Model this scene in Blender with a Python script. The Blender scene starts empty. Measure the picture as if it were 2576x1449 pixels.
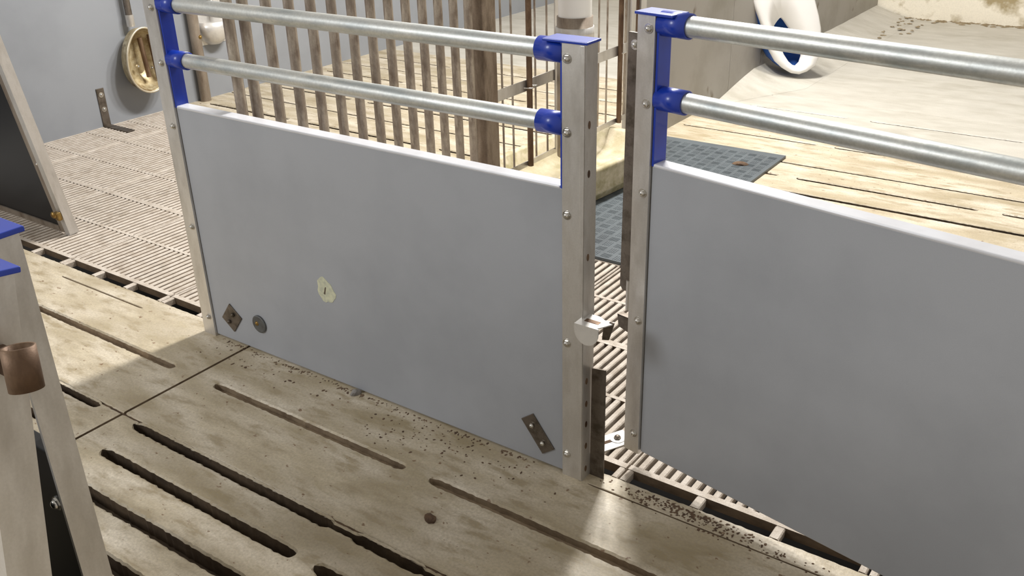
import bpy, bmesh, math, random
from mathutils import Vector, Matrix
random.seed(7)
sc = bpy.context.scene
COL = sc.collection
R = math.radians

# ------------------------------------------------------------------ camera
cam = bpy.data.objects.new('camera', bpy.data.cameras.new('camera'))
COL.objects.link(cam)
_r = Vector((0.818000574, 0.574678916, -0.024883807))
_u = Vector((-0.232592041, 0.370018524, 0.899437176))
_f = Vector((-0.526095051, 0.729952352, -0.436341107))
m = Matrix((( _r.x, _u.x, -_f.x, 2.44094), (_r.y, _u.y, -_f.y, -1.685), (_r.z, _u.z, -_f.z, 1.5), (0, 0, 0, 1)))
cam.matrix_world = m
cam.data.sensor_width = 36.0
cam.data.lens = 33.1206
cam.data.clip_start = 0.02
sc.camera = cam

# ------------------------------------------------------------------ world, lamps, exposure
w = bpy.data.worlds.new('barn_air'); sc.world = w; w.use_nodes = True
bg = w.node_tree.nodes['Background']
bg.inputs[0].default_value = (1.0, 0.945, 0.870, 1); bg.inputs[1].default_value = 0.56

def lamp(name, loc, watts, radius=0.10, col=(1.0, 0.98, 0.945)):
    l = bpy.data.lights.new(name, 'POINT'); l.shadow_soft_size = radius; l.energy = watts; l.color = col
    o = bpy.data.objects.new(name, l); o.location = loc; COL.objects.link(o)
    return o
lamp('barn_or_fill_lamp', (0.24, 2.0, 3.3), 330, 0.16)
lamp('barn_or_fill_lamp', (0.32, 2.7, 3.3), 300, 0.16)
lamp('barn_or_fill_lamp', (0.40, 3.4, 3.3), 330, 0.16)
lamp('barn_or_fill_lamp', (-1.6, -4.5, 3.3), 460, 0.9, (0.96, 0.98, 1.0))  # unseen soft fill added behind the camera to brighten the gate fronts

sc.view_settings.view_transform = 'Standard'
sc.view_settings.look = 'None'
sc.view_settings.exposure = 0.0
sc.view_settings.gamma = 1.0
sc.view_settings.use_curve_mapping = False

# ------------------------------------------------------------------ materials
def s2l(c):
    return tuple(((v / 255 / 12.92) if v / 255 <= 0.04045 else ((v / 255 + 0.055) / 1.055) ** 2.4) for v in c)

def mat(name, rgb, rough=0.5, metal=0.0, mott=None, mscale=6.0, mstretch=(1, 1, 1), mfac=(0.4, 0.65), speck=0.0, sscale=180.0,
        bump=0.0, bscale=120.0, spots=None, spscale=14.0, spthr=0.70, coat=0.0, trans=0.0, spec=0.5):
    """principled material: base colour, a mottle colour mixed by stretched noise, fine speckle, brown spots, fine bump"""
    M = bpy.data.materials.new(name); M.use_nodes = True
    nt = M.node_tree; N = nt.nodes; L = nt.links
    b = N['Principled BSDF']
    b.inputs['Roughness'].default_value = rough; b.inputs['Metallic'].default_value = metal
    b.inputs['Coat Weight'].default_value = coat; b.inputs['Transmission Weight'].default_value = trans
    b.inputs['Specular IOR Level'].default_value = spec
    base = (*s2l(rgb), 1)
    b.inputs['Base Color'].default_value = base
    tc = N.new('ShaderNodeTexCoord'); out = None
    def noise(scale, stretch=(1, 1, 1), detail=5.0, rgh=0.6):
        mp = N.new('ShaderNodeMapping'); mp.inputs['Scale'].default_value = stretch
        L.new(tc.outputs['Object'], mp.inputs['Vector'])
        n = N.new('ShaderNodeTexNoise'); n.inputs['Scale'].default_value = scale
        n.inputs['Detail'].default_value = detail; n.inputs['Roughness'].default_value = rgh
        L.new(mp.outputs[0], n.inputs['Vector'])
        return n.outputs['Fac']
    def ramp(src, lo, hi):
        r = N.new('ShaderNodeMapRange'); r.inputs['From Min'].default_value = lo; r.inputs['From Max'].default_value = hi
        L.new(src, r.inputs['Value']); return r.outputs['Result']
    def mix(fac, A, B, k=1.0):
        mx = N.new('ShaderNodeMix'); mx.data_type = 'RGBA'
        if k != 1.0:
            mm = N.new('ShaderNodeMath'); mm.operation = 'MULTIPLY'; mm.inputs[1].default_value = k
            L.new(fac, mm.inputs[0]); fac = mm.outputs[0]
        L.new(fac, mx.inputs['Factor'])
        if isinstance(A, tuple): mx.inputs['A'].default_value = A
        else: L.new(A, mx.inputs['A'])
        if isinstance(B, tuple): mx.inputs['B'].default_value = B
        else: L.new(B, mx.inputs['B'])
        return mx.outputs['Result']
    cur = base
    if mott is not None:
        for i, mt in enumerate(mott if isinstance(mott[0], (tuple, list)) else [mott]):
            sc_ = mscale * (1.0 if i == 0 else 2.7 * i)
            cur = mix(ramp(noise(sc_, mstretch), mfac[0], mfac[1]), cur, (*s2l(mt), 1))
    if speck:
        cur = mix(ramp(noise(sscale, (1, 1, 1), 2.0), 0.35, 0.75), cur, (*s2l(tuple(v * 0.72 for v in rgb)), 1), speck)
    if spots is not None:
        cur = mix(ramp(noise(spscale, (1, 1.3, 1), 3.0, 0.55), spthr, spthr + 0.04), cur, (*s2l(spots), 1), 0.85)
    if not isinstance(cur, tuple): L.new(cur, b.inputs['Base Color'])
    if bump:
        bp = N.new('ShaderNodeBump'); bp.inputs['Strength'].default_value = bump; bp.inputs['Distance'].default_value = 0.004
        L.new(noise(bscale, (1, 1, 1), 4.0), bp.inputs['Height']); L.new(bp.outputs[0], b.inputs['Normal'])
    return M

M = {}
M['concrete'] = mat('concrete', (198, 185, 160), 0.50, 0, [(154, 139, 108), (226, 216, 199), (164, 149, 121)], 3.2, (0.5, 1.5, 1), (0.42, 0.64), 0.5, 140, 0.4, 50,
                    (116, 88, 62), 34.0, 0.665)
M['apron'] = mat('smooth_concrete', (184, 179, 168), 0.55, 0, [(166, 160, 146), (194, 189, 178)], 3.0, (0.6, 1.4, 1), (0.4, 0.7), 0.2, 160, 0.15, 60)
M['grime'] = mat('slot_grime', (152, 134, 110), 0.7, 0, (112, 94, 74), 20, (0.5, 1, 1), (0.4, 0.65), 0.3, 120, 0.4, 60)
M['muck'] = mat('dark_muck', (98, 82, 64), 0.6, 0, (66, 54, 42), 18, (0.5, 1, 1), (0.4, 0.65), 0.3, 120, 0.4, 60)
M['pit'] = mat('slurry_pit', (20, 15, 12), 0.8)
M['grate'] = mat('dusty_plastic_grate', (196, 184, 170), 0.65, 0, [(168, 154, 138), (208, 198, 186)], 9.0, (1, 1, 1), (0.42, 0.66), 0.45, 260, 0.5, 220)
M['pvc'] = mat('grey_pvc', (162, 165, 171), 0.42, 0, (152, 155, 161), 2.2, (1, 1, 1), (0.4, 0.65), 0.10, 400, 0.02, 300)
M['wallpvc'] = mat('wall_grey_pvc', (143, 146, 151), 0.45, 0, (134, 137, 142), 1.8, (1, 1, 1), (0.4, 0.65), 0.10, 300)
M['wallgrey'] = mat('warm_grey_board', (160, 155, 148), 0.5, 0, (140, 135, 124), 2.5, (1, 1, 1), (0.45, 0.7), 0.12, 300, 0, 100, (104, 92, 72), 3.0, 0.66)
M['backwall'] = mat('stained_wall', (222, 214, 196), 0.7, 0, (150, 134, 98), 3.2, (1, 1, 1), (0.5, 0.62), 0.2, 120, 0.2, 40)
M['galv'] = mat('galvanised_tube', (202, 205, 203), 0.42, 0.75, [(150, 158, 160), (208, 208, 202)], 10.0, (0.3, 1.2, 1.2), (0.36, 0.66), 0.3, 160, 0.10, 50)
M['steel'] = mat('stainless_steel', (216, 213, 209), 0.42, 0.75, [(172, 166, 158), (206, 202, 196)], 7.0, (1.6, 1.6, 0.5), (0.45, 0.7), 0.15, 260, 0.05, 90)
M['steel_dirty'] = mat('stained_steel', (168, 156, 142), 0.5, 0.7, [(118, 102, 88), (156, 144, 130)], 9.0, (1.5, 1.5, 0.4), (0.42, 0.66), 0.3, 200, 0.1, 90)
M['barsteel'] = mat('dusty_bar_steel', (172, 160, 146), 0.5, 0.5, [(124, 108, 94), (190, 178, 162)], 16.0, (1, 1, 0.3), (0.42, 0.62), 0.3, 240, 0.1, 120)
M['olivepost'] = mat('weathered_post_steel', (136, 118, 100), 0.55, 0.4, [(100, 84, 68), (154, 138, 120)], 8.0, (1, 1, 0.3), (0.42, 0.62), 0.3, 200, 0.1, 100)
M['stain'] = mat('olive_stain', (140, 124, 96), 0.8, 0, (112, 96, 70), 30)
M['rust'] = mat('rusty_brown_steel', (112, 88, 68), 0.55, 0.6, [(80, 60, 46), (132, 108, 86)], 9.0, (1, 1, 0.35), (0.42, 0.62), 0.3, 200, 0.1, 100)
M['bolt'] = mat('bright_bolt_steel', (205, 202, 196), 0.25, 1.0)
M['bright'] = mat('bright_bracket_steel', (220, 217, 212), 0.35, 0.45, (205, 202, 198), 20, (1, 1, 1), (0.5, 0.7))
M['dull'] = mat('dull_dark_steel', (122, 113, 104), 0.5, 0.85, (90, 82, 72), 25, (1, 1, 1), (0.45, 0.65), 0.2, 200)
M['zinc'] = mat('grey_zinc', (104, 106, 106), 0.5, 0.5, (88, 88, 88), 40)
M['brass'] = mat('brass_tarnish', (178, 150, 92), 0.35, 0.9, (120, 92, 50), 30)
M['bowl'] = mat('worn_brass_steel', (186, 168, 130), 0.4, 0.45, [(122, 98, 64), (206, 194, 162)], 12, (1, 1, 1), (0.45, 0.68))
M['rim'] = mat('pale_rim_steel', (214, 204, 182), 0.35, 0.7)
M['blue'] = mat('blue_plastic', (14, 54, 166), 0.34, 0, (12, 46, 148), 10, (1, 1, 1), (0.4, 0.7), 0, 100, 0.0, 100, coat=0.25)
M['blueshell'] = mat('mid_blue_plastic', (44, 98, 184), 0.4)
M['white'] = mat('white_plastic', (236, 234, 232), 0.35)
M['whitepipe'] = mat('white_pipe_plastic', (250, 249, 246), 0.35)
M['black'] = mat('black_board', (9, 9, 12), 0.42, 0, (16, 16, 19), 4)
M['rubber'] = mat('grey_rubber', (88, 95, 99), 0.45, 0, (74, 80, 84), 6, (1, 1, 1), (0.42, 0.66), 0.3, 150)
M['trough'] = mat('olive_beige_trough', (190, 178, 146), 0.6, 0, [(156, 146, 108), (204, 192, 166)], 7, (1, 1, 1), (0.42, 0.64), 0.3, 150, 0.2, 60)
M['edge'] = mat('pale_edge_profile', (206, 207, 212), 0.22, 0, (196, 196, 200), 8)
M['dirt'] = mat('dry_dirt', (104, 82, 62), 0.9, 0, (76, 58, 44), 40, (1, 1, 1), (0.4, 0.6), 0, 100, 0.8, 80)
M['stone'] = mat('grey_stone', (142, 138, 134), 0.8, 0, (118, 114, 110), 40, (1, 1, 1), (0.4, 0.6), 0, 100, 0.5, 80)
M['wear'] = mat('cream_filler', (206, 206, 178), 0.6, 0, (176, 178, 160), 60)

# ------------------------------------------------------------------ mesh helpers
class MB:
    def __init__(s): s.v = []; s.f = []; s.sm = []
    def add(s, vs, fs, smooth=False):
        o = len(s.v); s.v += [tuple(x) for x in vs]
        for f in fs: s.f.append(tuple(i + o for i in f)); s.sm.append(smooth)
        return s
    def box(s, x0, x1, y0, y1, z0, z1, c=0.0, mtx=None):
        if c <= 0:
            vs = [(x0, y0, z0), (x1, y0, z0), (x1, y1, z0), (x0, y1, z0), (x0, y0, z1), (x1, y0, z1), (x1, y1, z1), (x0, y1, z1)]
            fs = [(0, 3, 2, 1), (4, 5, 6, 7), (0, 1, 5, 4), (1, 2, 6, 5), (2, 3, 7, 6), (3, 0, 4, 7)]
        else:
            bm = bmesh.new(); bmesh.ops.create_cube(bm, size=1.0)
            for q in bm.verts: q.co = Vector(((x0 + x1) / 2 + q.co.x * (x1 - x0), (y0 + y1) / 2 + q.co.y * (y1 - y0), (z0 + z1) / 2 + q.co.z * (z1 - z0)))
            bmesh.ops.bevel(bm, geom=bm.edges[:], offset=c, segments=2, affect='EDGES', profile=0.5)
            bm.verts.index_update(); vs = [q.co.copy() for q in bm.verts]; fs = [tuple(q.index for q in f.verts) for f in bm.faces]; bm.free()
        if mtx is not None: vs = [mtx @ Vector(q) for q in vs]
        return s.add(vs, fs)
    def tube(s, pts, rad, n=12, caps=True, smooth=True, sx=1.0):
        """round tube through pts (list of Vectors); rad float or list"""
        pts = [Vector(p) for p in pts]; k = len(pts); rad = rad if isinstance(rad, (list, tuple)) else [rad] * k
        vs = []
        ref = None
        for i, p in enumerate(pts):
            d = (pts[min(i + 1, k - 1)] - pts[max(i - 1, 0)]).normalized()
            if ref is None: ref = Vector((0, 0, 1)) if abs(d.z) < 0.9 else Vector((1, 0, 0))
            a = ref.cross(d).normalized(); b = d.cross(a); ref = a.cross(d) * -1 if False else ref
            for j in range(n):
                t = 2 * math.pi * j / n; vs.append(p + (a * math.cos(t) * sx + b * math.sin(t)) * rad[i])
        fs = [(i * n + j, i * n + (j + 1) % n, (i + 1) * n + (j + 1) % n, (i + 1) * n + j) for i in range(k - 1) for j in range(n)]
        s.add(vs, fs, smooth)
        if caps: s.add(vs[:n], [tuple(range(n))[::-1]]); s.add(vs[-n:], [tuple(range(n))])
        return s
    def ring(s, c, axis, ro, ri, h, n=24):
        """hollow cylinder from c along axis*h"""
        c = Vector(c); d = Vector(axis).normalized(); ref = Vector((0, 0, 1)) if abs(d.z) < 0.9 else Vector((1, 0, 0))
        a = ref.cross(d).normalized(); b = d.cross(a); vs = []
        for (rr, hh) in ((ro, 0), (ro, h), (ri, h), (ri, 0)):
            for j in range(n):
                t = 2 * math.pi * j / n; vs.append(c + d * hh + (a * math.cos(t) + b * math.sin(t)) * rr)
        fs = [(i * n + j, i * n + (j + 1) % n, ((i + 1) % 4) * n + (j + 1) % n, ((i + 1) % 4) * n + j) for i in range(4) for j in range(n)]
        return s.add(vs, fs, True)
    def prism(s, poly, lo, hi, axis='z', mtx=None):
        """extrude 2D poly along axis: z -> (a,b,t); y -> (a,t,b); x -> (t,a,b)"""
        n = len(poly)
        mk = {'z': lambda a, b, t: (a, b, t), 'y': lambda a, b, t: (a, t, b), 'x': lambda a, b, t: (t, a, b)}[axis]
        vs = [mk(a, b, lo) for a, b in poly] + [mk(a, b, hi) for a, b in poly]
        if mtx is not None: vs = [mtx @ Vector(q) for q in vs]
        fs = [tuple(range(n))[::-1], tuple(range(n, 2 * n))] + [(i, (i + 1) % n, n + (i + 1) % n, n + i) for i in range(n)]
        return s.add(vs, fs)
    def dome(s, c, axis, r, h, n=10, rings=3):
        c = Vector(c); d = Vector(axis).normalized(); ref = Vector((0, 0, 1)) if abs(d.z) < 0.9 else Vector((1, 0, 0))
        a = ref.cross(d).normalized(); b = d.cross(a); vs = []
        for i in range(rings):
            t = i / rings * math.pi / 2
            for j in range(n):
                q = 2 * math.pi * j / n; vs.append(c + (a * math.cos(q) + b * math.sin(q)) * r * math.cos(t) + d * h * math.sin(t))
        vs.append(c + d * h)
        fs = [(i * n + j, i * n + (j + 1) % n, (i + 1) * n + (j + 1) % n, (i + 1) * n + j) for i in range(rings - 1) for j in range(n)]
        fs += [((rings - 1) * n + j, (rings - 1) * n + (j + 1) % n, rings * n) for j in range(n)]
        s.add(vs, fs, True); s.add(vs[:n], [tuple(range(n))[::-1]]); return s
    def mesh(s, name, mt):
        me = bpy.data.meshes.new(name); me.from_pydata(s.v, [], s.f)
        me.polygons.foreach_set('use_smooth', s.sm)
        bm = bmesh.new(); bm.from_mesh(me); bmesh.ops.recalc_face_normals(bm, faces=bm.faces[:]); bm.to_mesh(me); bm.free()
        me.materials.append(mt); me.update(); return me
    def build(s, name, mt, parent=None, world=False):
        """link as one object; world=True: vertices are world coordinates and the (unrotated) parent chain is subtracted"""
        if world and parent is not None:
            off = Vector((0, 0, 0)); q = parent
            while q is not None: off += q.location; q = q.parent
            s.v = [tuple(Vector(x) - off) for x in s.v]
        o = bpy.data.objects.new(name, s.mesh(name, mt)); COL.objects.link(o)
        if parent is not None: o.parent = parent
        return o

def tag(o, label=None, cat=None, group=None, kind=None):
    if label: o['label'] = label
    if cat: o['category'] = cat
    if group: o['group'] = group
    if kind: o['kind'] = kind
    return o
def thing(name, label, cat, loc=(0, 0, 0), rot=(0, 0, 0), group=None):
    o = bpy.data.objects.new(name, None); COL.objects.link(o); o.location = loc; o.rotation_euler = rot
    o.empty_display_size = 0.1
    return tag(o, label, cat, group)
def structure(name, label=None):
    o = bpy.data.objects.new(name, None); COL.objects.link(o); o['kind'] = 'structure'
    if label: o['label'] = label
    return o
def share(o, name, parent, loc, rot=(0, 0, 0)):
    c = bpy.data.objects.new(name, o.data); COL.objects.link(c); c.parent = parent; c.location = loc; c.rotation_euler = rot; return c

# ------------------------------------------------------------------ floor
floor = structure('floor', 'slatted barn floor of concrete slabs and pale plastic grating over a dark pit')

def wob(x, k, amp):
    return amp * (math.sin(x * 23 + k * 1.7) * 0.4 + math.sin(x * 91 + k * 4.1) * 0.3 + math.sin(x * 173 + k * 2.3) * 0.6 + math.sin(x * 247 + k * 5.3) * 0.5)

def slab(x0, x1, y0, y1, rows, name='concrete_slab', depth=0.10, parent=floor, mt=None, step=0.0125):
    """one cast concrete slab with through slots: rows = [(y, [(xa, xb, halfwidth), ...]), ...]"""
    mb = MB(); xs = set()
    n = int((x1 - x0) / step) + 1
    for i in range(n + 1): xs.add(round(x0 + (x1 - x0) * i / n, 4))
    for y, segs in rows:
        for a, b, h in segs:
            for e in (0, .004, .010, .02, .03):
                for q in (a + e, b - e):
                    if x0 < q < x1: xs.add(round(q, 4))
    xs = sorted(xs)
    def hw(x, segs):
        out = 0.0
        for a, b, h in segs:
            if a <= x <= b:
                e = min(x - a, b - x); t = min(1.0, e / 0.03)
                out = max(out, h * math.sqrt(max(0.0, 1 - (1 - t) ** 2)))
        return out
    edges = [('c', y0, None)] + [('r', y, segs) for y, segs in rows] + [('c', y1, None)]
    for k in range(len(edges) - 1):
        A, B = edges[k], edges[k + 1]; vs = []; m_ = 6
        for x in xs:
            if A[0] == 'r':
                h = hw(x, A[2]); lo = A[1] + h + (wob(x, k * 3 + A[1] * 9, h * 0.10) if h > 0.003 else 0); ca = min(0.005, h * 0.6)
            else: lo = A[1] + wob(x, k, 0.0012); ca = 0.003
            if B[0] == 'r':
                h = hw(x, B[2]); hi = B[1] - h + (wob(x, k * 5 + B[1] * 7, h * 0.13) if h > 0.003 else 0); cb = min(0.005, h * 0.6)
            else: hi = B[1] + wob(x, k + 5, 0.0012); cb = 0.003
            vs += [(x, lo + 0.002, -depth), (x, lo, -ca), (x, lo + ca, 0), (x, hi - cb, 0), (x, hi, -cb), (x, hi - 0.002, -depth)]
        fs = []
        for i in range(len(xs) - 1):
            for j in range(m_):
                fs.append((i * m_ + j, i * m_ + (j + 1) % m_, (i + 1) * m_ + (j + 1) % m_, (i + 1) * m_ + j))
        fs += [tuple(range(m_)), tuple(range((len(xs) - 1) * m_, len(xs) * m_))[::-1]]
        mb.add(vs, fs)
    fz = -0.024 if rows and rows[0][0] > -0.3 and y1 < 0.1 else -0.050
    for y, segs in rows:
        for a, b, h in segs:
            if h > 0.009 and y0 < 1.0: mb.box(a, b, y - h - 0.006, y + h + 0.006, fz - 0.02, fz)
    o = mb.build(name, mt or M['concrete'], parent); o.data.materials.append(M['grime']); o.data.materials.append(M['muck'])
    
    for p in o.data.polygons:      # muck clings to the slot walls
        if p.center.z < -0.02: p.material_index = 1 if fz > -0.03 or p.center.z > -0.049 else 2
    return o

J = 0.158     # the cross joint between slabs
# front walkway slabs
slab(J, 2.20, -0.462, 0.055, [(-0.212, [(0.250, 1.018, 0.0125), (1.100, 1.870, 0.0130)]), (-0.006, [(1.45, 2.19, 0.0025)])])
slab(-1.70, J - 0.010, -0.462, 0.055, [(-0.214, [(-0.76, 0.058, 0.0125), (-1.62, -0.86, 0.012)]), (-0.014, [(-0.9, -0.39, 0.003)])])
slab(J, 2.20, -1.020, -0.468, [(-0.865, [(0.36, 1.02, 0.016), (1.10, 1.87, 0.016)]), (-0.737, [(0.30, 1.018, 0.017), (1.10, 1.87, 0.016)]),
                              (-0.607, [(0.262, 1.022, 0.0150), (1.085, 1.87, 0.015)]), (-0.4825, [(0.225, 2.19, 0.0075), (0.232, 1.020, 0.0150), (1.085, 1.31, 0.0140), (1.36, 1.47, 0.0125), (1.52, 2.19, 0.0135)])])
slab(-1.70, J - 0.010, -1.020, -0.468, [(-0.737, [(-0.76, 0.058, 0.014)]), (-0.607, [(-0.76, 0.058, 0.014)]), (-0.480, [(-1.6, -0.80, 0.010), (-0.76, 0.058, 0.0115)])])
# slabs out of the lens but under the foreground gates
slab(-1.70, 2.20, -2.60, -1.03, [(-2.1, [(-1.5, 2.0, 0.012)]), (-1.55, [(-1.5, 2.0, 0.012)])])
slab(2.21, 4.2, -2.60, 0.055, [(-0.48, [(2.4, 4.0, 0.012)])])
# rear slabs left of the crate row
LX = [(-2.52, -1.80), (-1.66, -0.80), (-0.66, 0.10)]
def LR(h=0.0125): return [(a, b, h) for a, b in LX]
slab(-2.64, J, 1.740, 2.248, [(1.995, LR())])
slab(-2.64, J, 2.264, 2.775, [(2.520, LR())])
slab(-2.64, J, 2.787, 3.263, [(3.025, LR())])
slab(-2.64, J, 3.279, 3.80, [(3.540, LR())])
# rear slabs right of the crate row
slab(J + 0.008, 4.2, 1.740, 2.290, [(2.02, [(1.10, 1.9, 0.011), (2.0, 2.9, 0.011)])])
slab(J + 0.008, 4.2, 2.318, 2.692, [(2.505, [(0.40, 1.00, 0.011), (1.085, 1.88, 0.0125), (1.97, 2.8, 0.012)])])
slab(J + 0.008, 4.2, 2.710, 3.330, [(3.055, [(0.24, 1.00, 0.011), (1.085, 1.88, 0.012), (1.97, 2.8, 0.012)])])
slab(J + 0.008, 4.2, 3.334, 3.90, [(3.62, [(0.40, 0.985, 0.008), (1.10, 1.88, 0.010), (1.97, 2.8, 0.010)])], mt=M['apron'])
# smooth concrete beyond the last slots
MB().box(-2.64, J + 0.004, 3.804, 6.95, -0.10, 0.0, 0.003).build('concrete_apron', M['apron'], floor)
MB().box(J + 0.008, 4.2, 3.904, 6.95, -0.10, 0.0, 0.003).build('concrete_apron', M['apron'], floor)

MB().box(J - 0.0125, J + 0.0025, -2.6, 0.052, -0.05, -0.007).build('joint_fill', M['dirt'], floor)
MB().box(-1.7, 2.2, -0.4665, -0.4635, -0.05, -0.004).build('joint_fill', M['dirt'], floor)

# plastic grating tiles
TP = 0.63
def grate_mesh(y_front, y_back, ribs, holes):
    """tile in local coordinates x 0..0.63, y from y_front: 21 ribbed bars, cross ribs, optional row of big holes at the front"""
    mb = MB(); n = 21; p = TP / n; g = 0.003
    yb = y_front + (0.047 if holes else 0.0)
    def bar(xa, xb, ya, yb_, top=0.0, c=0.003, dep=0.025):
        vs = []
        for y in (ya, yb_):
            vs += [(xa + 0.0015, y, -dep), (xa, y, top - c), (xa + c, y, top), (xb - c, y, top), (xb, y, top - c), (xb - 0.0015, y, -dep)]
        fs = [(j, (j + 1) % 6, 6 + (j + 1) % 6, 6 + j) for j in range(6)] + [tuple(range(6))[::-1], tuple(range(6, 12))]
        mb.add(vs, fs)
    hwid = 0.0092
    for i in range(n + 1):
        xc = i * p
        xa, xb = max(xc - hwid, g), min(xc + hwid, TP - g)
        if i in (0, n): xa, xb = (g, 0.012) if i == 0 else (TP - 0.012, TP - g)
        bar(xa, xb, yb, y_back - 0.001)
    for ra, rb in ribs: mb.box(g, TP - g, ra - (0.0015 if holes and ra < 0.11 else 0), rb, -0.026 if ra < 0.11 else -0.03, 0.0007)
    if holes:
        for xa, xb in ((g, 0.021), (0.199, 0.224), (0.402, 0.426), (0.609, TP - g)): bar(xa, xb, y_front - 0.001, yb + 0.004, -0.0005)
    return mb
rows_ = [(0.057, 0.660, [(0.104, 0.122), (0.377, 0.391), (0.646, 0.6595)], True),
         (0.660, 1.212, [(0.660, 0.676), (0.925, 0.939), (1.198, 1.2115)], False),
         (1.212, 1.736, [(1.212, 1.226), (1.472, 1.486), (1.722, 1.7355)], False)]
for (ya, yb, ribs, holes) in rows_:
    proto = None
    clog = None
    for k in range(-3, 8):
        x = 1.505 - TP * k
        if x > 3.5: continue
        if k >= 3:      # slots packed with dust in the left pen
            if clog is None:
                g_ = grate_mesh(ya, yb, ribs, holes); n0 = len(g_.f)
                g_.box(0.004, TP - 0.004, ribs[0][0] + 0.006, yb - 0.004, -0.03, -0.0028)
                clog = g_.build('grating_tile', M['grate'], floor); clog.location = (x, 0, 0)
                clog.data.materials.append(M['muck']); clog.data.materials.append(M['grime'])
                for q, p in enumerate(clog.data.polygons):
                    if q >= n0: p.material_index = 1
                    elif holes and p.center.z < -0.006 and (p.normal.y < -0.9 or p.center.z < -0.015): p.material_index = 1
            else: share(clog, 'grating_tile', floor, (x, 0, 0))
            continue
        if proto is None:
            proto = grate_mesh(ya, yb, ribs, holes).build('grating_tile', M['grate'], floor); proto.location = (x, 0, 0)
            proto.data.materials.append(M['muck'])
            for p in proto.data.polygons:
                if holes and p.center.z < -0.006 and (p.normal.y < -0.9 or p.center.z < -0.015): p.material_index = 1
        else: share(proto, 'grating_tile', floor, (x, 0, 0))
MB().box(-3.0, 4.2, -2.6, 7.0, -0.62, -0.60).build('pit_bottom', M['pit'], floor)

# ------------------------------------------------------------------ walls
wl = structure('wall_left', 'blue grey plastic board wall')
MB().box(-2.70, -2.64, -2.6, 2.018, 0.0, 1.7).build('wall_board', M['wallpvc'], wl)
MB().box(-2.70, -2.64, 2.022, 6.9, 0.0, 1.7).build('wall_board', M['wallpvc'], wl)
wr = structure('wall_right', 'warm grey board wall behind the right gate')
MB().box(0.150, 0.200, 2.60, 3.746, 0.0, 1.25).build('wall_board', M['wallgrey'], wr)
MB().box(0.150, 0.200, 3.750, 6.86, 0.0, 1.25).build('wall_board', M['wallgrey'], wr)
wb = structure('wall_back', 'stained cream back wall')
MB().box(-2.70, 4.2, 6.87, 6.95, 0.0, 1.0).build('wall_panel', M['backwall'], wb)
# sloped mortar fillet along the foot of the right wall
mb = MB(); vs = []; ys = [3.55 + 0.15 * i for i in range(23)]
for y in ys:
    h = 0.085 * max(0, min(1, (y - 3.55) / 0.55)); wd = 0.05 + 0.30 * max(0, min(1, (y - 3.55) / 0.6))
    for t in range(7):
        q = t / 6; vs.append((0.2005 + wd * q, y, h * (1 - q) ** 1.6 + wob(y, t, 0.003) * (1 - q) + 0.0006))
fs = [(i * 7 + j, i * 7 + j + 1, (i + 1) * 7 + j + 1, (i + 1) * 7 + j) for i in range(22) for j in range(6)]
mb.add(vs, fs, True).build('mortar_fillet', M['apron'], floor)

# ------------------------------------------------------------------ bolts
def bolt_mb(c, axis=(0, -1, 0), r=0.0085, washer=True):
    c = Vector(c); d = Vector(axis); mb = MB()
    if washer: mb.tube([c, c + d * 0.0018], r * 1.25, 14, smooth=False)
    mb.tube([c + d * 0.0015, c + d * 0.0045], r * 0.95, 6, smooth=False)
    mb.dome(c + d * 0.0045, d, r * 0.8, 0.005, 10, 3)
    return mb
def bolts(parent, pts, axis=(0, -1, 0), r=0.0085):
    for c in pts: bolt_mb(c, axis, r).build('bolt', M['bolt'], parent)

# ------------------------------------------------------------------ pen gates
def bracket(side, xin, ph, topz, rails, root, postw, ylo=-0.006, yhi=0.042):
    """blue end bracket: upright plate against the post, sockets round both rails and a cap flange over the post top. side=+1: plate at the left end"""
    mb = MB(); a, b = (xin, xin + 0.006 * side)
    mb.box(min(a, b), max(a, b), -0.002, yhi, ph - 0.005, topz, 0.001)
    for z in rails:
        mb.ring((xin, 0.0175, z), (side, 0, 0), 0.0262, 0.0218, 0.070, 24)
    xo = xin - side * (postw + 0.006)
    mb.box(min(xo, xin + side * 0.045), max(xo, xin + side * 0.045), ylo - 0.006, yhi + 0.004, topz, topz + 0.006, 0.0015)
    return mb.build('end_bracket', M['blue'], root)

def gate(name, label, loc, rot, W, ph, railz, topz, boltz, pw_l, pw_r, group):
    g = thing(name, label, 'gate', loc, rot, group)
    p = MB(); p.box(0.0, W, 0.0, 0.035, 0.006, ph - 0.004, 0.003)
    p.build('panel', M['pvc'], g)
    e = MB(); e.box(0.002, W - 0.008, -0.0015, 0.040, ph - 0.007, ph + 0.001, 0.003)
    e.build('top_edge', M['edge'], g)['label'] = 'pale glossy top edge profile'
    def post(x0, x1, face_r):
        t = 0.004; q = MB()
        q.prism([(x0, -0.007), (x1, -0.007), (x1, 0.042), (x0, 0.042)], 0.0, topz, 'z')
        po = q.build('post', M['steel'], g)
        # the folded lip along the outer edge
        return po
    pl = post(-pw_l, -0.0015, False); pr = post(W + 0.0015, W + pw_r, True)
    f = MB().box(W + pw_r - 0.012, W + pw_r - 0.0015, -0.0095, -0.0072, 0.002, topz - 0.002, 0.001).build('folded_lip', M['steel'], pr)
    bolts(pl, [(-pw_l * 0.36, -0.0072, z) for z in boltz]); bolts(pr, [(W + 0.0145, -0.0072, z) for z in boltz])
    bracket(1, 0.0, ph, topz, railz, g, pw_l); bracket(-1, W, ph, topz, railz, g, pw_r)
    for z in railz:
        MB().tube([(0.006 + (W - 0.012) * i / 12, 0.0175, z) for i in range(13)], 0.0215, 24).build('rail', M['galv'], g)
    return g, pl, pr

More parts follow.
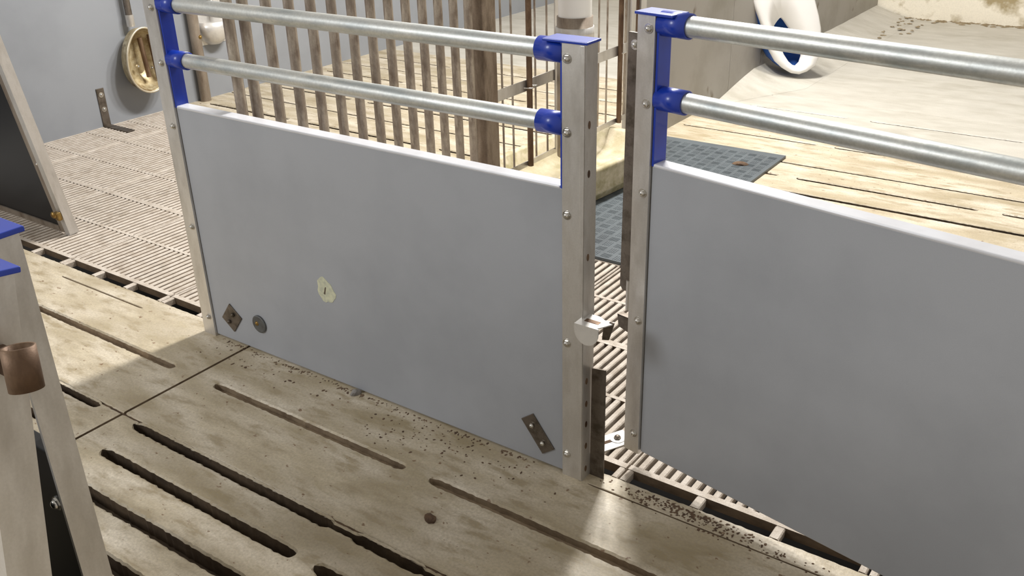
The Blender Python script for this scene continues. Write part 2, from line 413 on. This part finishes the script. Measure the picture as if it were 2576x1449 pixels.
W1 = 1.372
gl, gl_pl, gl_pr = gate('pen_gate', 'closed grey panel gate left of the gap, with two bolted plates and a cream patch', (0.003, 0, 0), (0, 0, 0), W1, 0.783, (0.921, 1.080), 1.102,
             (0.068, 0.391, 0.720, 0.911, 1.070), 0.058, 0.060, 'grey panel gates')
th = R(-10.3)
gr, gr_pl, gr_pr = gate('pen_gate', 'grey panel gate right of the gap, swung slightly towards the camera', (1.537, 0.110, 0.057), (0, 0, th), W1, 0.775, (0.919, 1.0765), 1.094,
             (0.058, 0.381, 0.705, 0.908, 1.067), 0.047, 0.060, 'grey panel gates')

def rot_plate(cx, cz, w, h, ang, t=0.004, y=0.0):
    mt = Matrix.Translation((cx, y, cz)) @ Matrix.Rotation(ang, 4, 'Y'); mb = MB(); mb.box(-w / 2, w / 2, -t, -0.0002, -h / 2, h / 2, 0.0008, mt); return mb, mt
# bolted plates on the left gate
for (cx, cz, w, h, ang) in ((0.096, 0.094, 0.066, 0.078, R(38)), (1.295, 0.092, 0.046, 0.108, R(-37))):
    mb, mt = rot_plate(cx, cz, w, h, ang); pl = mb.build('bolted_plate', M['dull'], gl)
    for dz in (-h * 0.25, h * 0.25):
        c = mt @ Vector((0, -0.004, dz)); bolt_mb(c, (0, -1, 0), 0.0075, False).build('bolt', M['dull'] if cx < 0.5 else M['bolt'], pl)
d = MB().tube([(0.232, -0.0002, 0.110), (0.232, -0.005, 0.110), (0.232, -0.0065, 0.110)], [0.030, 0.030, 0.027], 24, smooth=False).build('round_washer', M['zinc'], gl)
MB().dome((0.225, -0.006, 0.112), (0, -1, 0), 0.008, 0.006).build('bolt', M['brass'], d)
# cream repair patch with a small split
poly = []
for i in range(22):
    t = 2 * math.pi * i / 22; r = 1 + 0.10 * math.sin(3 * t + 1) + 0.07 * math.sin(7 * t); poly.append((0.557 + 0.034 * r * math.cos(t) + 0.010 * math.sin(t), 0.312 + 0.036 * r * math.sin(t) - 0.016 * math.cos(t)))
pt = MB().prism(poly, -0.0009, 0.001, 'y').build('repair_patch', M['wear'], gl)
MB().prism([(0.547, 0.300), (0.553, 0.298), (0.557, 0.312), (0.560, 0.324), (0.555, 0.322), (0.551, 0.310)], -0.0013, 0.0005, 'y').build('split', M['dull'], pt)

# latch on the left gate's right post: a folded catch plate with a slot, a rounded front flap and a hook
lx = W1 + 0.003
la = MB()
zt = 0.470
la.prism([(lx + 0.050, -0.034), (lx + 0.108, -0.034), (lx + 0.116, -0.020), (lx + 0.128, 0.004), (lx + 0.128, 0.016), (lx + 0.104, 0.012), (lx + 0.085, 0.022), (lx + 0.050, 0.022)], zt - 0.003, zt, 'z')
arc = [(lx + 0.050, zt)] + [(lx + 0.082 - 0.032 * math.cos(math.pi * i / 14), zt - 0.016 - 0.034 * math.sin(math.pi * i / 14)) for i in range(15)] + [(lx + 0.114, zt)]
la.prism(arc, -0.037, -0.034, 'y')
lo = la.build('latch', M['bright'], gl)
MB().prism([(lx + 0.064, -0.016), (lx + 0.102, -0.016), (lx + 0.102, -0.002), (lx + 0.064, -0.002)], zt, zt + 0.0008, 'z').build('slot', M['rust'], lo)
MB().prism([(lx + 0.100, zt - 0.050), (lx + 0.118, zt - 0.046), (lx + 0.132, zt + 0.002), (lx + 0.122, zt + 0.004), (lx + 0.104, zt - 0.010)], 0.006, 0.009, 'y').build('hook', M['dull'], lo)
# dark angle strip low on the same post, and slot holes in the post's side
MB().prism([(lx + 0.058, 0.0), (lx + 0.098, 0.0), (lx + 0.098, 0.323), (lx + 0.060, 0.318)], 0.030, 0.034, 'y').build('angle_strip', M['dull'], gl)
hp = MB()
for z in (0.03, 0.10, 0.165, 0.225, 0.29, 0.62, 0.82, 0.93):
    hp.prism([(0.010 + 0.005 * math.cos(2 * math.pi * i / 10), z + 0.009 * math.sin(2 * math.pi * i / 10)) for i in range(10)], lx + 0.057, lx + 0.0578, 'x')
hp.build('slot_holes', M['rust'], gl_pr)['kind'] = 'stuff'

# right gate: dark flange beside its left post, hinge pin, keeper
fl = MB().prism([(-0.084, 0.452), (-0.076, 0.440), (-0.047, 0.440), (-0.047, 1.052), (-0.079, 1.052)], 0.004, 0.010, 'y').build('flange', M['dull'], gr)
bolt_mb((-0.060, 0.004, 1.027), (0, -1, 0), 0.009).build('bolt', M['bolt'], fl)
MB().tube([(-0.058, 0.007, 0.392), (-0.058, 0.007, 0.470)], 0.0075, 12).build('latch_pin', M['steel'], gr)
kp = MB(); kp.prism([(-0.086, 0.372), (-0.082, 0.340), (-0.048, 0.332), (-0.048, 0.370)], 0.000, 0.004, 'y')
kp.box(-0.086, -0.047, 0.000, 0.016, 0.369, 0.373)
kp.build('keeper', M['dull'], gr)

# ------------------------------------------------------------------ dark leaning partition at the far left
tilt = R(8)
lp = thing('partition_panel', 'black board partition with a steel end post leaning on the grating at far left', 'partition', (-1.273, 0.236, 0.0), (tilt, 0, 0))
MB().box(-1.30, -0.045, 0.012, 0.030, 0.012, 1.0, 0.002).build('panel', M['black'], lp)
po = MB().prism([(-0.002, 0.0), (0.024, 0.004), (0.024, 0.046), (-0.002, 0.046)], 0.0, 1.02, 'z').build('post', M['steel'], lp)
MB().prism([(-0.046, 0.006), (-0.004, 0.006), (-0.004, 0.011), (-0.046, 0.011)], 0.004, 1.0, 'z').build('inner_flange', M['steel_dirty'], lp)
MB().box(-1.30, -0.05, 0.005, 0.011, 0.004, 0.030).build('bottom_flange', M['steel_dirty'], lp)
bs = MB().box(0.002, 0.032, -0.020, -0.001, 0.082, 0.118, 0.004).build('latch_block', M['brass'], lp)
MB().dome((0.006, -0.020, 0.108), (0, -1, 0), 0.016, 0.012, 14, 4).build('latch_knob', M['brass'], bs)
bolts(po, [(-0.006, 0.005, z) for z in (0.075, 0.33)], (0, -1, 0), 0.007)

# ------------------------------------------------------------------ foreground gates at the lower left
def fore(label, loc, rot, hinge):
    g = thing('black_gate', label, 'gate', loc, rot, 'foreground gates with blue caps')
    if hinge: po = MB().box(-0.050, 0.0, -0.050, 0.0, 0.0, 1.098).build('post', M['steel'], g)
    else:
        po = MB().box(-0.005, 0.0, -0.038, 0.0, 0.0, 1.098).build('post', M['steel'], g)
        MB().box(-0.060, -0.005, -0.004, 0.0, 0.0, 1.098).build('back_flange', M['steel'], po)
    MB().box(-0.95, -0.052 if hinge else -0.0055, -0.030, -0.010, 0.02, 0.80, 0.002).build('panel', M['black'], g)
    for z in (0.93, 1.06): MB().tube([(-0.95, -0.025, z), (-0.5, -0.025, z), (-0.052, -0.025, z)], 0.0215, 20).build('rail', M['galv'], g)
    MB().box(-0.100, 0.004, -0.056, 0.006, 1.098, 1.105, 0.0015).build('end_cap', M['blue'], g)
    bolts(po, [(-0.025, -0.0502, z) for z in (0.3, 0.6, 0.9)] if hinge else [(-0.030, -0.0302, z) for z in (0.4, 0.715)])
    if hinge:
        h = MB(); h.ring((0.046, -0.025, 0.988), Vector((-0.18, 0, 1)), 0.0175, 0.0135, 0.046, 28); ho = h.build('hinge_tube', M['rust'], g)
        MB().box(-0.002, 0.030, -0.031, -0.019, 0.994, 1.024, 0.002).build('weld_tab', M['rust'], ho)
    return g
fore('foreground gate post under the upper of two blue caps, lower left edge', (1.389, -1.195, 0.0), (0, 0, 0), False)
fore('foreground gate post carrying a rusty hinge tube, under the lower blue cap', (1.495, -1.26 - 1.10 * math.sin(R(8)), 1.105 - 1.105 * math.cos(R(8))), (R(-8), 0, 0), True)

# ------------------------------------------------------------------ crate row along x = 0.2 : bar fence, mesh door, feed pipe
RX = 0.20
bf = thing('bar_fence', 'fence of upright steel bars behind the left gate', 'fence', (RX, 0.08, 0))
ys = [0.085, 0.141] + [0.226 + 0.0876 * i for i in range(12)]
proto = None
for y in ys:
    if proto is None:
        proto = MB().tube([(0, 0, 0.02), (0, 0, 0.6), (0, 0, 1.5)], 0.0165, 12).build('bar', M['barsteel'], bf); proto.location = (0, y - 0.08, 0)
    else: share(proto, 'bar', bf, (0, y - 0.08, 0))
MB().box(RX - 0.03, RX + 0.03, 1.238, 1.325, 0.0, 1.5, 0.004).build('end_post', M['olivepost'], bf, True)
MB().box(RX - 0.02, RX + 0.02, 0.06, 1.24, 0.0, 0.045, 0.003).build('bottom_rail', M['barsteel'], bf, True)
MB().box(RX - 0.02, RX + 0.02, 0.06, 1.24, 1.48, 1.53, 0.003).build('top_rail', M['barsteel'], bf, True)
MB().box(RX - 0.06, RX - 0.02, 0.02, 0.275, 1.205, 1.26, 0.004).build('cross_piece', M['rust'], bf, True)

cd = thing('crate_door', 'wire rod crate door with flat steel bands beyond the brown post', 'door', (RX, 1.34, 0))
for y in (1.395, 1.466, 1.637, 1.727, 1.818, 1.905, 1.99, 2.08, 2.168, 2.246):
    MB().tube([(RX, y, 0.185), (RX, y, 1.35)], 0.0045, 8).build('rod', M['barsteel'], cd, True)
for y in (1.338, 2.425): MB().tube([(RX, y, 0.185), (RX, y, 1.35)], 0.007, 10).build('frame_rod', M['barsteel'], cd, True)
for y in (1.560, 2.338): MB().tube([(RX + 0.022, y, 0.185), (RX + 0.022, y, 1.35)], 0.0125, 12).build('drop_rod', M['rust'], cd, True)
for z0, z1 in ((0.180, 0.205), (0.512, 0.560), (1.30, 1.345)):
    MB().box(RX + 0.005, RX + 0.009, 1.335, 2.43, z0, z1, 0.001).build('flat_band', M['steel'], cd, True)
for (y, z) in ((1.545, 0.530), (1.575, 0.536)): MB().tube([(RX + 0.010, y - 0.012, z), (RX + 0.042, y, z), (RX + 0.042, y + 0.012, z)], 0.003, 8).build('clip', M['bolt'], cd, True)
MB().tube([(RX + 0.042, 2.322, 0.530), (RX + 0.042, 2.354, 0.530)], 0.004, 8).build('clip', M['bolt'], cd, True)

fp = thing('feed_pipe', 'white feed drop pipe in a stainless steel sleeve above the trough', 'pipe', (RX + 0.128, 1.748, 0.20))
fx, fy = RX + 0.128, 1.748
MB().ring((fx, fy, 0.20), (0, 0, 1), 0.076, 0.073, 0.602, 32).build('sleeve', M['steel_dirty'], fp, True)
MB().ring((fx, fy, 0.708), (0, 0, 1), 0.0815, 0.0765, 0.052, 32).build('band', M['steel'], fp, True)
MB().tube([(fx, fy, 0.798), (fx, fy, 1.0), (fx, fy, 1.30)], 0.0705, 32).build('pipe', M['whitepipe'], fp, True)
st = MB().box(RX + 0.010, RX + 0.016, 1.770, 1.822, 0.20, 0.90, 0.001).build('mounting_strip', M['steel'], cd, True)
for z in (0.39, 0.50, 0.565, 0.73): bolt_mb((RX + 0.0162, 1.796, z), (1, 0, 0), 0.010).build('bolt', M['bolt'], st, True)
# end posts of the row just left of the right gate
sp = thing('crate_post', 'steel channel post between crate door and right gate', 'post', (RX, 2.52, 0))
MB().box(RX - 0.02, RX + 0.02, 2.445, 2.490, 0, 1.3, 0.002).build('channel_face', M['steel'], sp, True)
MB().box(RX - 0.02, RX + 0.010, 2.492, 2.540, 0, 1.3, 0.002).build('channel_web', M['rust'], sp, True)
MB().box(RX - 0.02, RX + 0.02, 2.542, 2.598, 0, 1.3, 0.002).build('channel_face', M['steel'], sp, True)

# ------------------------------------------------------------------ feed trough
def superell(cx, cy, rx, ry, n=48, e=3.2, rot=0.0):
    out = []
    for i in range(n):
        t = 2 * math.pi * i / n; c, s_ = math.cos(t), math.sin(t)
        x = rx * math.copysign(abs(c) ** (2 / e), c); y = ry * math.copysign(abs(s_) ** (2 / e), s_)
        out.append((cx + x * math.cos(rot) - y * math.sin(rot), cy + x * math.sin(rot) + y * math.cos(rot)))
    return out
tz = 0.0165
tr = thing('feed_trough', 'olive beige sow feed trough on the rubber mat under the feed pipe', 'trough', (0.24, 1.86, tz))
mb = MB(); n = 48; rr = R(-6)
prof = [(0.225, 0.425, 0.0), (0.240, 0.440, 0.03), (0.246, 0.446, 0.040), (0.236, 0.436, 0.050), (0.246, 0.446, 0.132), (0.248, 0.448, 0.146), (0.240, 0.440, 0.154), (0.218, 0.418, 0.154), (0.208, 0.408, 0.146), (0.180, 0.37, 0.07), (0.12, 0.30, 0.04), (0.02, 0.05, 0.036)]
vs = []
for rx, ry, z in prof: vs += [(x, y, z + tz) for x, y in superell(0.245, 1.86, rx, ry, n, 3.4, rr)]
fs = [(i * n + j, i * n + (j + 1) % n, (i + 1) * n + (j + 1) % n, (i + 1) * n + j) for i in range(len(prof) - 1) for j in range(n)]
mb.add(vs, fs, True); mb.add(vs[-n:], [tuple(range(n))]); mb.add(vs[:n], [tuple(range(n))[::-1]])
mb.build('tub', M['trough'], tr, True)

# ------------------------------------------------------------------ rubber mat
mt_ = thing('rubber_mat', 'grey rubber mat with a raised tread pattern across grating and slats', 'mat', (0.62, 1.99, 0))
MB().box(0.235, 0.937, 1.205, 2.765, 0.0005, 0.0135, 0.002).build('sheet', M['rubber'], mt_, True)
mb = MB(); cell = 0.052; i = 0
nx, ny = int(0.68 / cell), int(1.53 / cell)
for i in range(nx):
    for j in range(ny):
        cx, cy = 0.262 + cell * i + 0.01, 1.232 + cell * j
        if cx < 0.46 and 1.42 < cy < 2.28: continue
        for k in range(4):
            o = -0.0135 + 0.009 * k
            if (i + j) % 2: vs_ = (cx + o - 0.0016, cx + o + 0.0016, cy - 0.019, cy + 0.019)
            else: vs_ = (cx - 0.019, cx + 0.019, cy + o - 0.0016, cy + o + 0.0016)
            mb.box(vs_[0], vs_[1], vs_[2], vs_[3], 0.0130, 0.0147)
mb.build('tread', M['rubber'], mt_, True)['kind'] = 'stuff'
random.seed(3)
def lump(name, label, cat, c, r, h, mt, elong=1.0, rz=0.0, group=None, z=0.0):
    bm = bmesh.new(); bmesh.ops.create_icosphere(bm, subdivisions=2, radius=1.0)
    for q in bm.verts:
        f = 1 + random.uniform(-0.16, 0.16); x, y = q.co.x * r * elong * f, q.co.y * r * f
        q.co = Vector((x * math.cos(rz) - y * math.sin(rz), x * math.sin(rz) + y * math.cos(rz), max(-0.15, q.co.z) * h * f + 0.15 * h))
    me = bpy.data.meshes.new(name); bm.to_mesh(me); bm.free(); me.materials.append(mt)
    o = bpy.data.objects.new(name, me); COL.objects.link(o); o.location = (c[0], c[1], z); return tag(o, label, cat, group)

# ------------------------------------------------------------------ things on the left wall
WX = -2.64
db = thing('drinking_bowl', 'oval brass toned drinking bowl on the left wall', 'bowl', (WX, 1.62, 0.16))
mb = MB(); n = 40
def oval(cx, cy, cz, ry, rz):   # egg outline in the yz plane, fuller at the bottom
    out = []
    for i in range(n):
        t = 2 * math.pi * i / n; out.append((cx, cy + ry * math.cos(t) * (1.0 - 0.10 * math.sin(t)), cz + rz * math.sin(t)))
    return out
prof = [(0.000, 0.080, 0.135), (0.050, 0.125, 0.178), (0.110, 0.136, 0.188), (0.118, 0.138, 0.190), (0.118, 0.128, 0.180), (0.108, 0.124, 0.176), (0.055, 0.105, 0.155), (0.022, 0.050, 0.09)]
vs = []
for dx, ry, rz in prof: vs += oval(WX + 0.001 + dx, 1.612, 0.345, ry, rz)
fs = [(i * n + j, i * n + (j + 1) % n, (i + 1) * n + (j + 1) % n, (i + 1) * n + j) for i in range(len(prof) - 1) for j in range(n)]
mb.add(vs, fs, True); mb.add(vs[-n:], [tuple(range(n))]); mb.add(vs[:n], [tuple(range(n))[::-1]]); mb.build('shell', M['bowl'], db, True)
rg = MB(); o_ = oval(WX + 0.121, 1.612, 0.345, 0.134, 0.186); rg.tube([Vector(q) for q in o_] + [Vector(o_[0])], 0.006, 8, False).build('rim', M['rim'], db, True)
MB().tube([(WX + 0.075, 1.615, 0.47), (WX + 0.080, 1.628, 0.24)], 0.014, 12).build('nipple_tube', M['rust'], db, True)
MB().tube([(WX + 0.075, 1.680, 0.48), (WX + 0.085, 1.685, 0.22)], 0.012, 12).build('nipple_tube', M['rust'], db, True)
bolts(db, []);
for (y, z) in ((1.575, 0.31), (1.665, 0.285)): 
    o = MB().dome((WX + 0.060, y, z), (1, 0, 0), 0.011, 0.02).build('rivet', M['bolt'], db, True)
wp = thing('water_pipe', 'steel water pipe running down the left wall into the drinking bowl', 'pipe', (WX, 1.62, 0.52))
MB().tube([(WX + 0.040, 1.600, 0.535), (WX + 0.040, 1.600, 0.8), (WX + 0.040, 1.600, 1.55)], 0.019, 14).build('pipe', M['dull'], wp, True)
MB().tube([(WX + 0.040, 1.600, 0.535), (WX + 0.040, 1.600, 0.60)], 0.024, 14).build('coupling', M['steel'], wp, True)

ab = thing('angle_bracket', 'long steel angle bracket screwed to the left wall and the grating', 'bracket', (WX, 1.345, 0))
bk = MB(); bk.box(WX + 0.0005, WX + 0.006, 1.318, 1.366, 0.0, 0.222, 0.001); bk.box(WX + 0.0005, WX + 0.235, 1.318, 1.366, 0.0005, 0.006, 0.001)
bo = bk.build('strap', M['dull'], ab, True)
for z in (0.10, 0.185): bolt_mb((WX + 0.0062, 1.342, z), (1, 0, 0), 0.012).build('bolt', M['bolt'], bo, True)

wpost = thing('wall_post', 'round brown steel post standing against the left wall', 'post', (WX, 2.03, 0))
MB().tube([(WX + 0.036, 2.030, 0.0), (WX + 0.036, 2.030, 0.7), (WX + 0.036, 2.030, 1.6)], 0.034, 18).build('tube', M['steel_dirty'], wpost, True)
for z in (0.21, 0.40): bolt_mb((WX + 0.069, 2.040, z), (1, 0, 0), 0.010).build('bolt', M['brass'], wpost, True)

dc = thing('drinker_cup', 'small polished steel drinker cup on the left wall', 'cup', (WX, 2.19, 0.32))
mb = MB(); n = 32; prof = [(0.045, 0.33), (0.085, 0.36), (0.105, 0.42), (0.112, 0.475), (0.106, 0.475), (0.098, 0.42), (0.075, 0.37), (0.02, 0.35)]
vs = []
for r_, z in prof:
    for i in range(n):
        t = -math.pi / 2 + math.pi * i / (n - 1); vs.append((WX + 0.001 + max(0, r_ * 1.05 * math.cos(t)), 2.185 + r_ * math.sin(t), z))
fs = [(i * n + j, i * n + j + 1, (i + 1) * n + j + 1, (i + 1) * n + j) for i in range(len(prof) - 1) for j in range(n - 1)]
mb.add(vs, fs, True).build('cup', M['bright'], dc, True)
MB().box(WX + 0.0005, WX + 0.004, 2.075, 2.300, 0.33, 0.60, 0.001).build('back_plate', M['bright'], dc, True)
MB().tube([(WX + 0.03, 2.19, 0.75), (WX + 0.03, 2.19, 0.57), (WX + 0.06, 2.19, 0.52)], 0.016, 12).build('nipple', M['steel'], dc, True)

# ------------------------------------------------------------------ bright slotted bracket lying on the grating in the gap
sb = thing('slotted_bracket', 'bright slotted steel bracket bolted to the grating in the gap', 'bracket', (1.412, 0.183, 0.001))
mtx = Matrix.Translation((1.412, 0.183, 0.0)) @ Matrix.Rotation(R(62), 4, 'Z')
MB().box(-0.090, 0.056, -0.032, 0.030, 0.0012, 0.0045, 0.001, mtx).build('plate', M['bright'], sb, True)
pol = [(-0.042 + 0.006 * math.cos(t), 0.006 * math.sin(t)) for t in [R(90 + 30 * k) for k in range(7)]] + [(0.006 * math.cos(t), 0.006 * math.sin(t)) for t in [R(-90 + 30 * k) for k in range(7)]]
MB().prism(pol, 0.0044, 0.0050, 'z', mtx).build('slot', M['dirt'], sb, True)
c0 = mtx @ Vector((0.020, 0.0, 0.0))
MB().tube([(c0.x, c0.y, 0.0045), (c0.x, c0.y, 0.0065)], 0.021, 24, smooth=False).build('washer', M['bright'], sb, True)
bolt_mb((c0.x, c0.y, 0.0065), (0, 0, 1), 0.0105, False).build('bolt', M['dull'], sb, True)

# ------------------------------------------------------------------ white hood feeder with a blue shell by the right wall
al = R(42); B0 = Vector((0.47, 4.35, 0)); tt = Vector((math.sin(al), math.cos(al), 0)); nn = Vector((math.cos(al), -math.sin(al), 0))
wf = thing('hooded_feeder', 'white hooded feeder with a blue inside hanging by the grey right wall', 'feeder', tuple(B0))
def P(a, z, dpt): return B0 + tt * a + Vector((0, 0, z)) + nn * dpt
outer = [(-0.30, 0.775), (-0.405, 0.70), (-0.416, 0.60), (-0.41, 0.53), (-0.376, 0.457), (-0.326, 0.356), (-0.294, 0.28), (-0.262, 0.204), (-0.217, 0.138), (-0.162, 0.091), (-0.102, 0.056), (-0.044, 0.044), (0.01, 0.058), (0.062, 0.092), (0.088, 0.154), (0.092, 0.229), (0.074, 0.33), (0.05, 0.405), (0.01, 0.504), (-0.06, 0.64), (-0.16, 0.75)]
inner = [(-0.186, 0.40), (-0.201, 0.412), (-0.215, 0.405), (-0.229, 0.39), (-0.246, 0.365), (-0.25, 0.345), (-0.242, 0.325), (-0.217, 0.275), (-0.19, 0.229), (-0.160, 0.177), (-0.124, 0.131), (-0.087, 0.101), (-0.053, 0.091), (-0.030, 0.112), (-0.021, 0.149), (-0.022, 0.182), (-0.050, 0.234), (-0.083, 0.281), (-0.115, 0.32), (-0.145, 0.355), (-0.167, 0.382)]
n = 21; vs = []
layers = [(outer, 1.0, 0.0, -0.020), (outer, 1.0, 0.0, 0.0), (outer, 0.93, 0.012, 0.012), (None, 0.55, 0.0, 0.006), (inner, 1.0, 0.0, -0.010), (inner, 1.0, 0.0, -0.05)]
oc = Vector((-0.13, 0.30, 0))
for src, k, bias, dpt in layers:
    for i in range(n):
        if src is None: a = outer[i][0] * 0.45 + inner[i][0] * 0.55; z = outer[i][1] * 0.45 + inner[i][1] * 0.55
        else: a, z = src[i]; a = oc.x + (a - oc.x) * k; z = oc.y + (z - oc.y) * k
        vs.append(P(a, z, dpt))
fs = [(i * n + j, i * n + (j + 1) % n, (i + 1) * n + (j + 1) % n, (i + 1) * n + j) for i in range(len(layers) - 1) for j in range(n)]
MB().add(vs, fs, True).build('hood', M['white'], wf, True)
vs = []
for k, dpt in ((0.985, -0.012), (0.985, -0.08), (0.96, -0.14), (0.80, -0.19)):
    for a, z in outer: vs.append(P(oc.x + (a - oc.x) * k, oc.y + (z - oc.y) * k, dpt))
fs = [(i * n + j, i * n + (j + 1) % n, (i + 1) * n + (j + 1) % n, (i + 1) * n + j) for i in range(3) for j in range(n)] + [tuple(range(3 * n, 4 * n))]
MB().add(vs, fs, True).build('shell', M['blueshell'], wf, True)

# ------------------------------------------------------------------ bits on the floor
lump('pebble', 'grey pebble at the foot of the left gate panel', 'pebble', (0.655, -0.018), 0.011, 0.015, M['stone'], 1.5, R(65))
lump('dropping', 'brown dropping on the front slab below the gap between slots', 'dropping', (1.205, -0.335), 0.013, 0.010, M['dirt'], 1.5, R(-25))
lump('dropping', 'dark brown dropping on the rubber mat near its right corner', 'dropping', (0.80, 2.52), 0.022, 0.012, M['dirt'], 1.7, R(10), z=0.0135)

def scatter(name, label, pts, mt):
    """loose specks nobody could count: one mesh of small flattened lumps"""
    mb = MB()
    for x, y, z, r, h in pts:
        n = 7; a0 = random.uniform(0, 6.28); el = random.uniform(1.0, 1.9); rz = random.uniform(0, 3.14)
        ring = []
        for i in range(n):
            t = a0 + 2 * math.pi * i / n; q = r * random.uniform(0.7, 1.2); u, v = q * math.cos(t) * el, q * math.sin(t)
            ring.append((x + u * math.cos(rz) - v * math.sin(rz), y + u * math.sin(rz) + v * math.cos(rz), z))
        mb.add(ring + [(x, y, z + h)], [(i, (i + 1) % n, n) for i in range(n)])
    o = mb.build(name, mt); return tag(o, label, 'dirt', None, 'stuff')
pts = [(random.gauss(1.72, 0.11), random.gauss(0.026, 0.010), 0.0004, random.uniform(0.001, 0.0038), 0.001) for _ in range(240)]
pts += [(random.uniform(1.55, 2.3), random.gauss(0.0, 0.012), 0.0004, random.uniform(0.001, 0.0032), 0.001) for _ in range(110)]
scatter('dirt_crumbs', 'rust brown dirt crumbs on the slab edge before the right gate', [p for p in pts if p[1] < 0.05], M['dirt'])
pts = [(random.gauss(1.03, 0.16), random.gauss(-0.085, 0.045), 0.0004, random.uniform(0.001, 0.0036), 0.001) for _ in range(110)]
pts += [(random.uniform(0.05, 1.3), -0.006 - abs(random.gauss(0, 0.010)), 0.0004, random.uniform(0.001, 0.0034), 0.001) for _ in range(200)]
pts += [(random.uniform(0.02, 0.6), -abs(random.gauss(0.06, 0.04)), 0.0004, random.uniform(0.0015, 0.0045), 0.0012) for _ in range(30)]
scatter('dirt_crumbs', 'small brown crumbs scattered on the slab along the left gate foot', [p for p in pts if p[1] < -0.004], M['dirt'])
pts = []
for _ in range(420):
    y = random.uniform(4.6, 6.85); wdt = 0.04 + 0.16 * (y - 4.6) / 2.2
    pts.append((0.21 + abs(random.gauss(0, wdt)), y, 0.002 + 0.06 * max(0, 0.2 - abs(random.gauss(0, wdt))), random.uniform(0.006, 0.024), 0.006))
for _ in range(300): pts.append((random.uniform(0.3, 3.6), 6.862 - abs(random.gauss(0, 0.04)), 0.0006, random.uniform(0.008, 0.026), 0.006))
scatter('dried_muck', 'dark dried muck caked in the far corner by the back wall', pts, M['stain'])
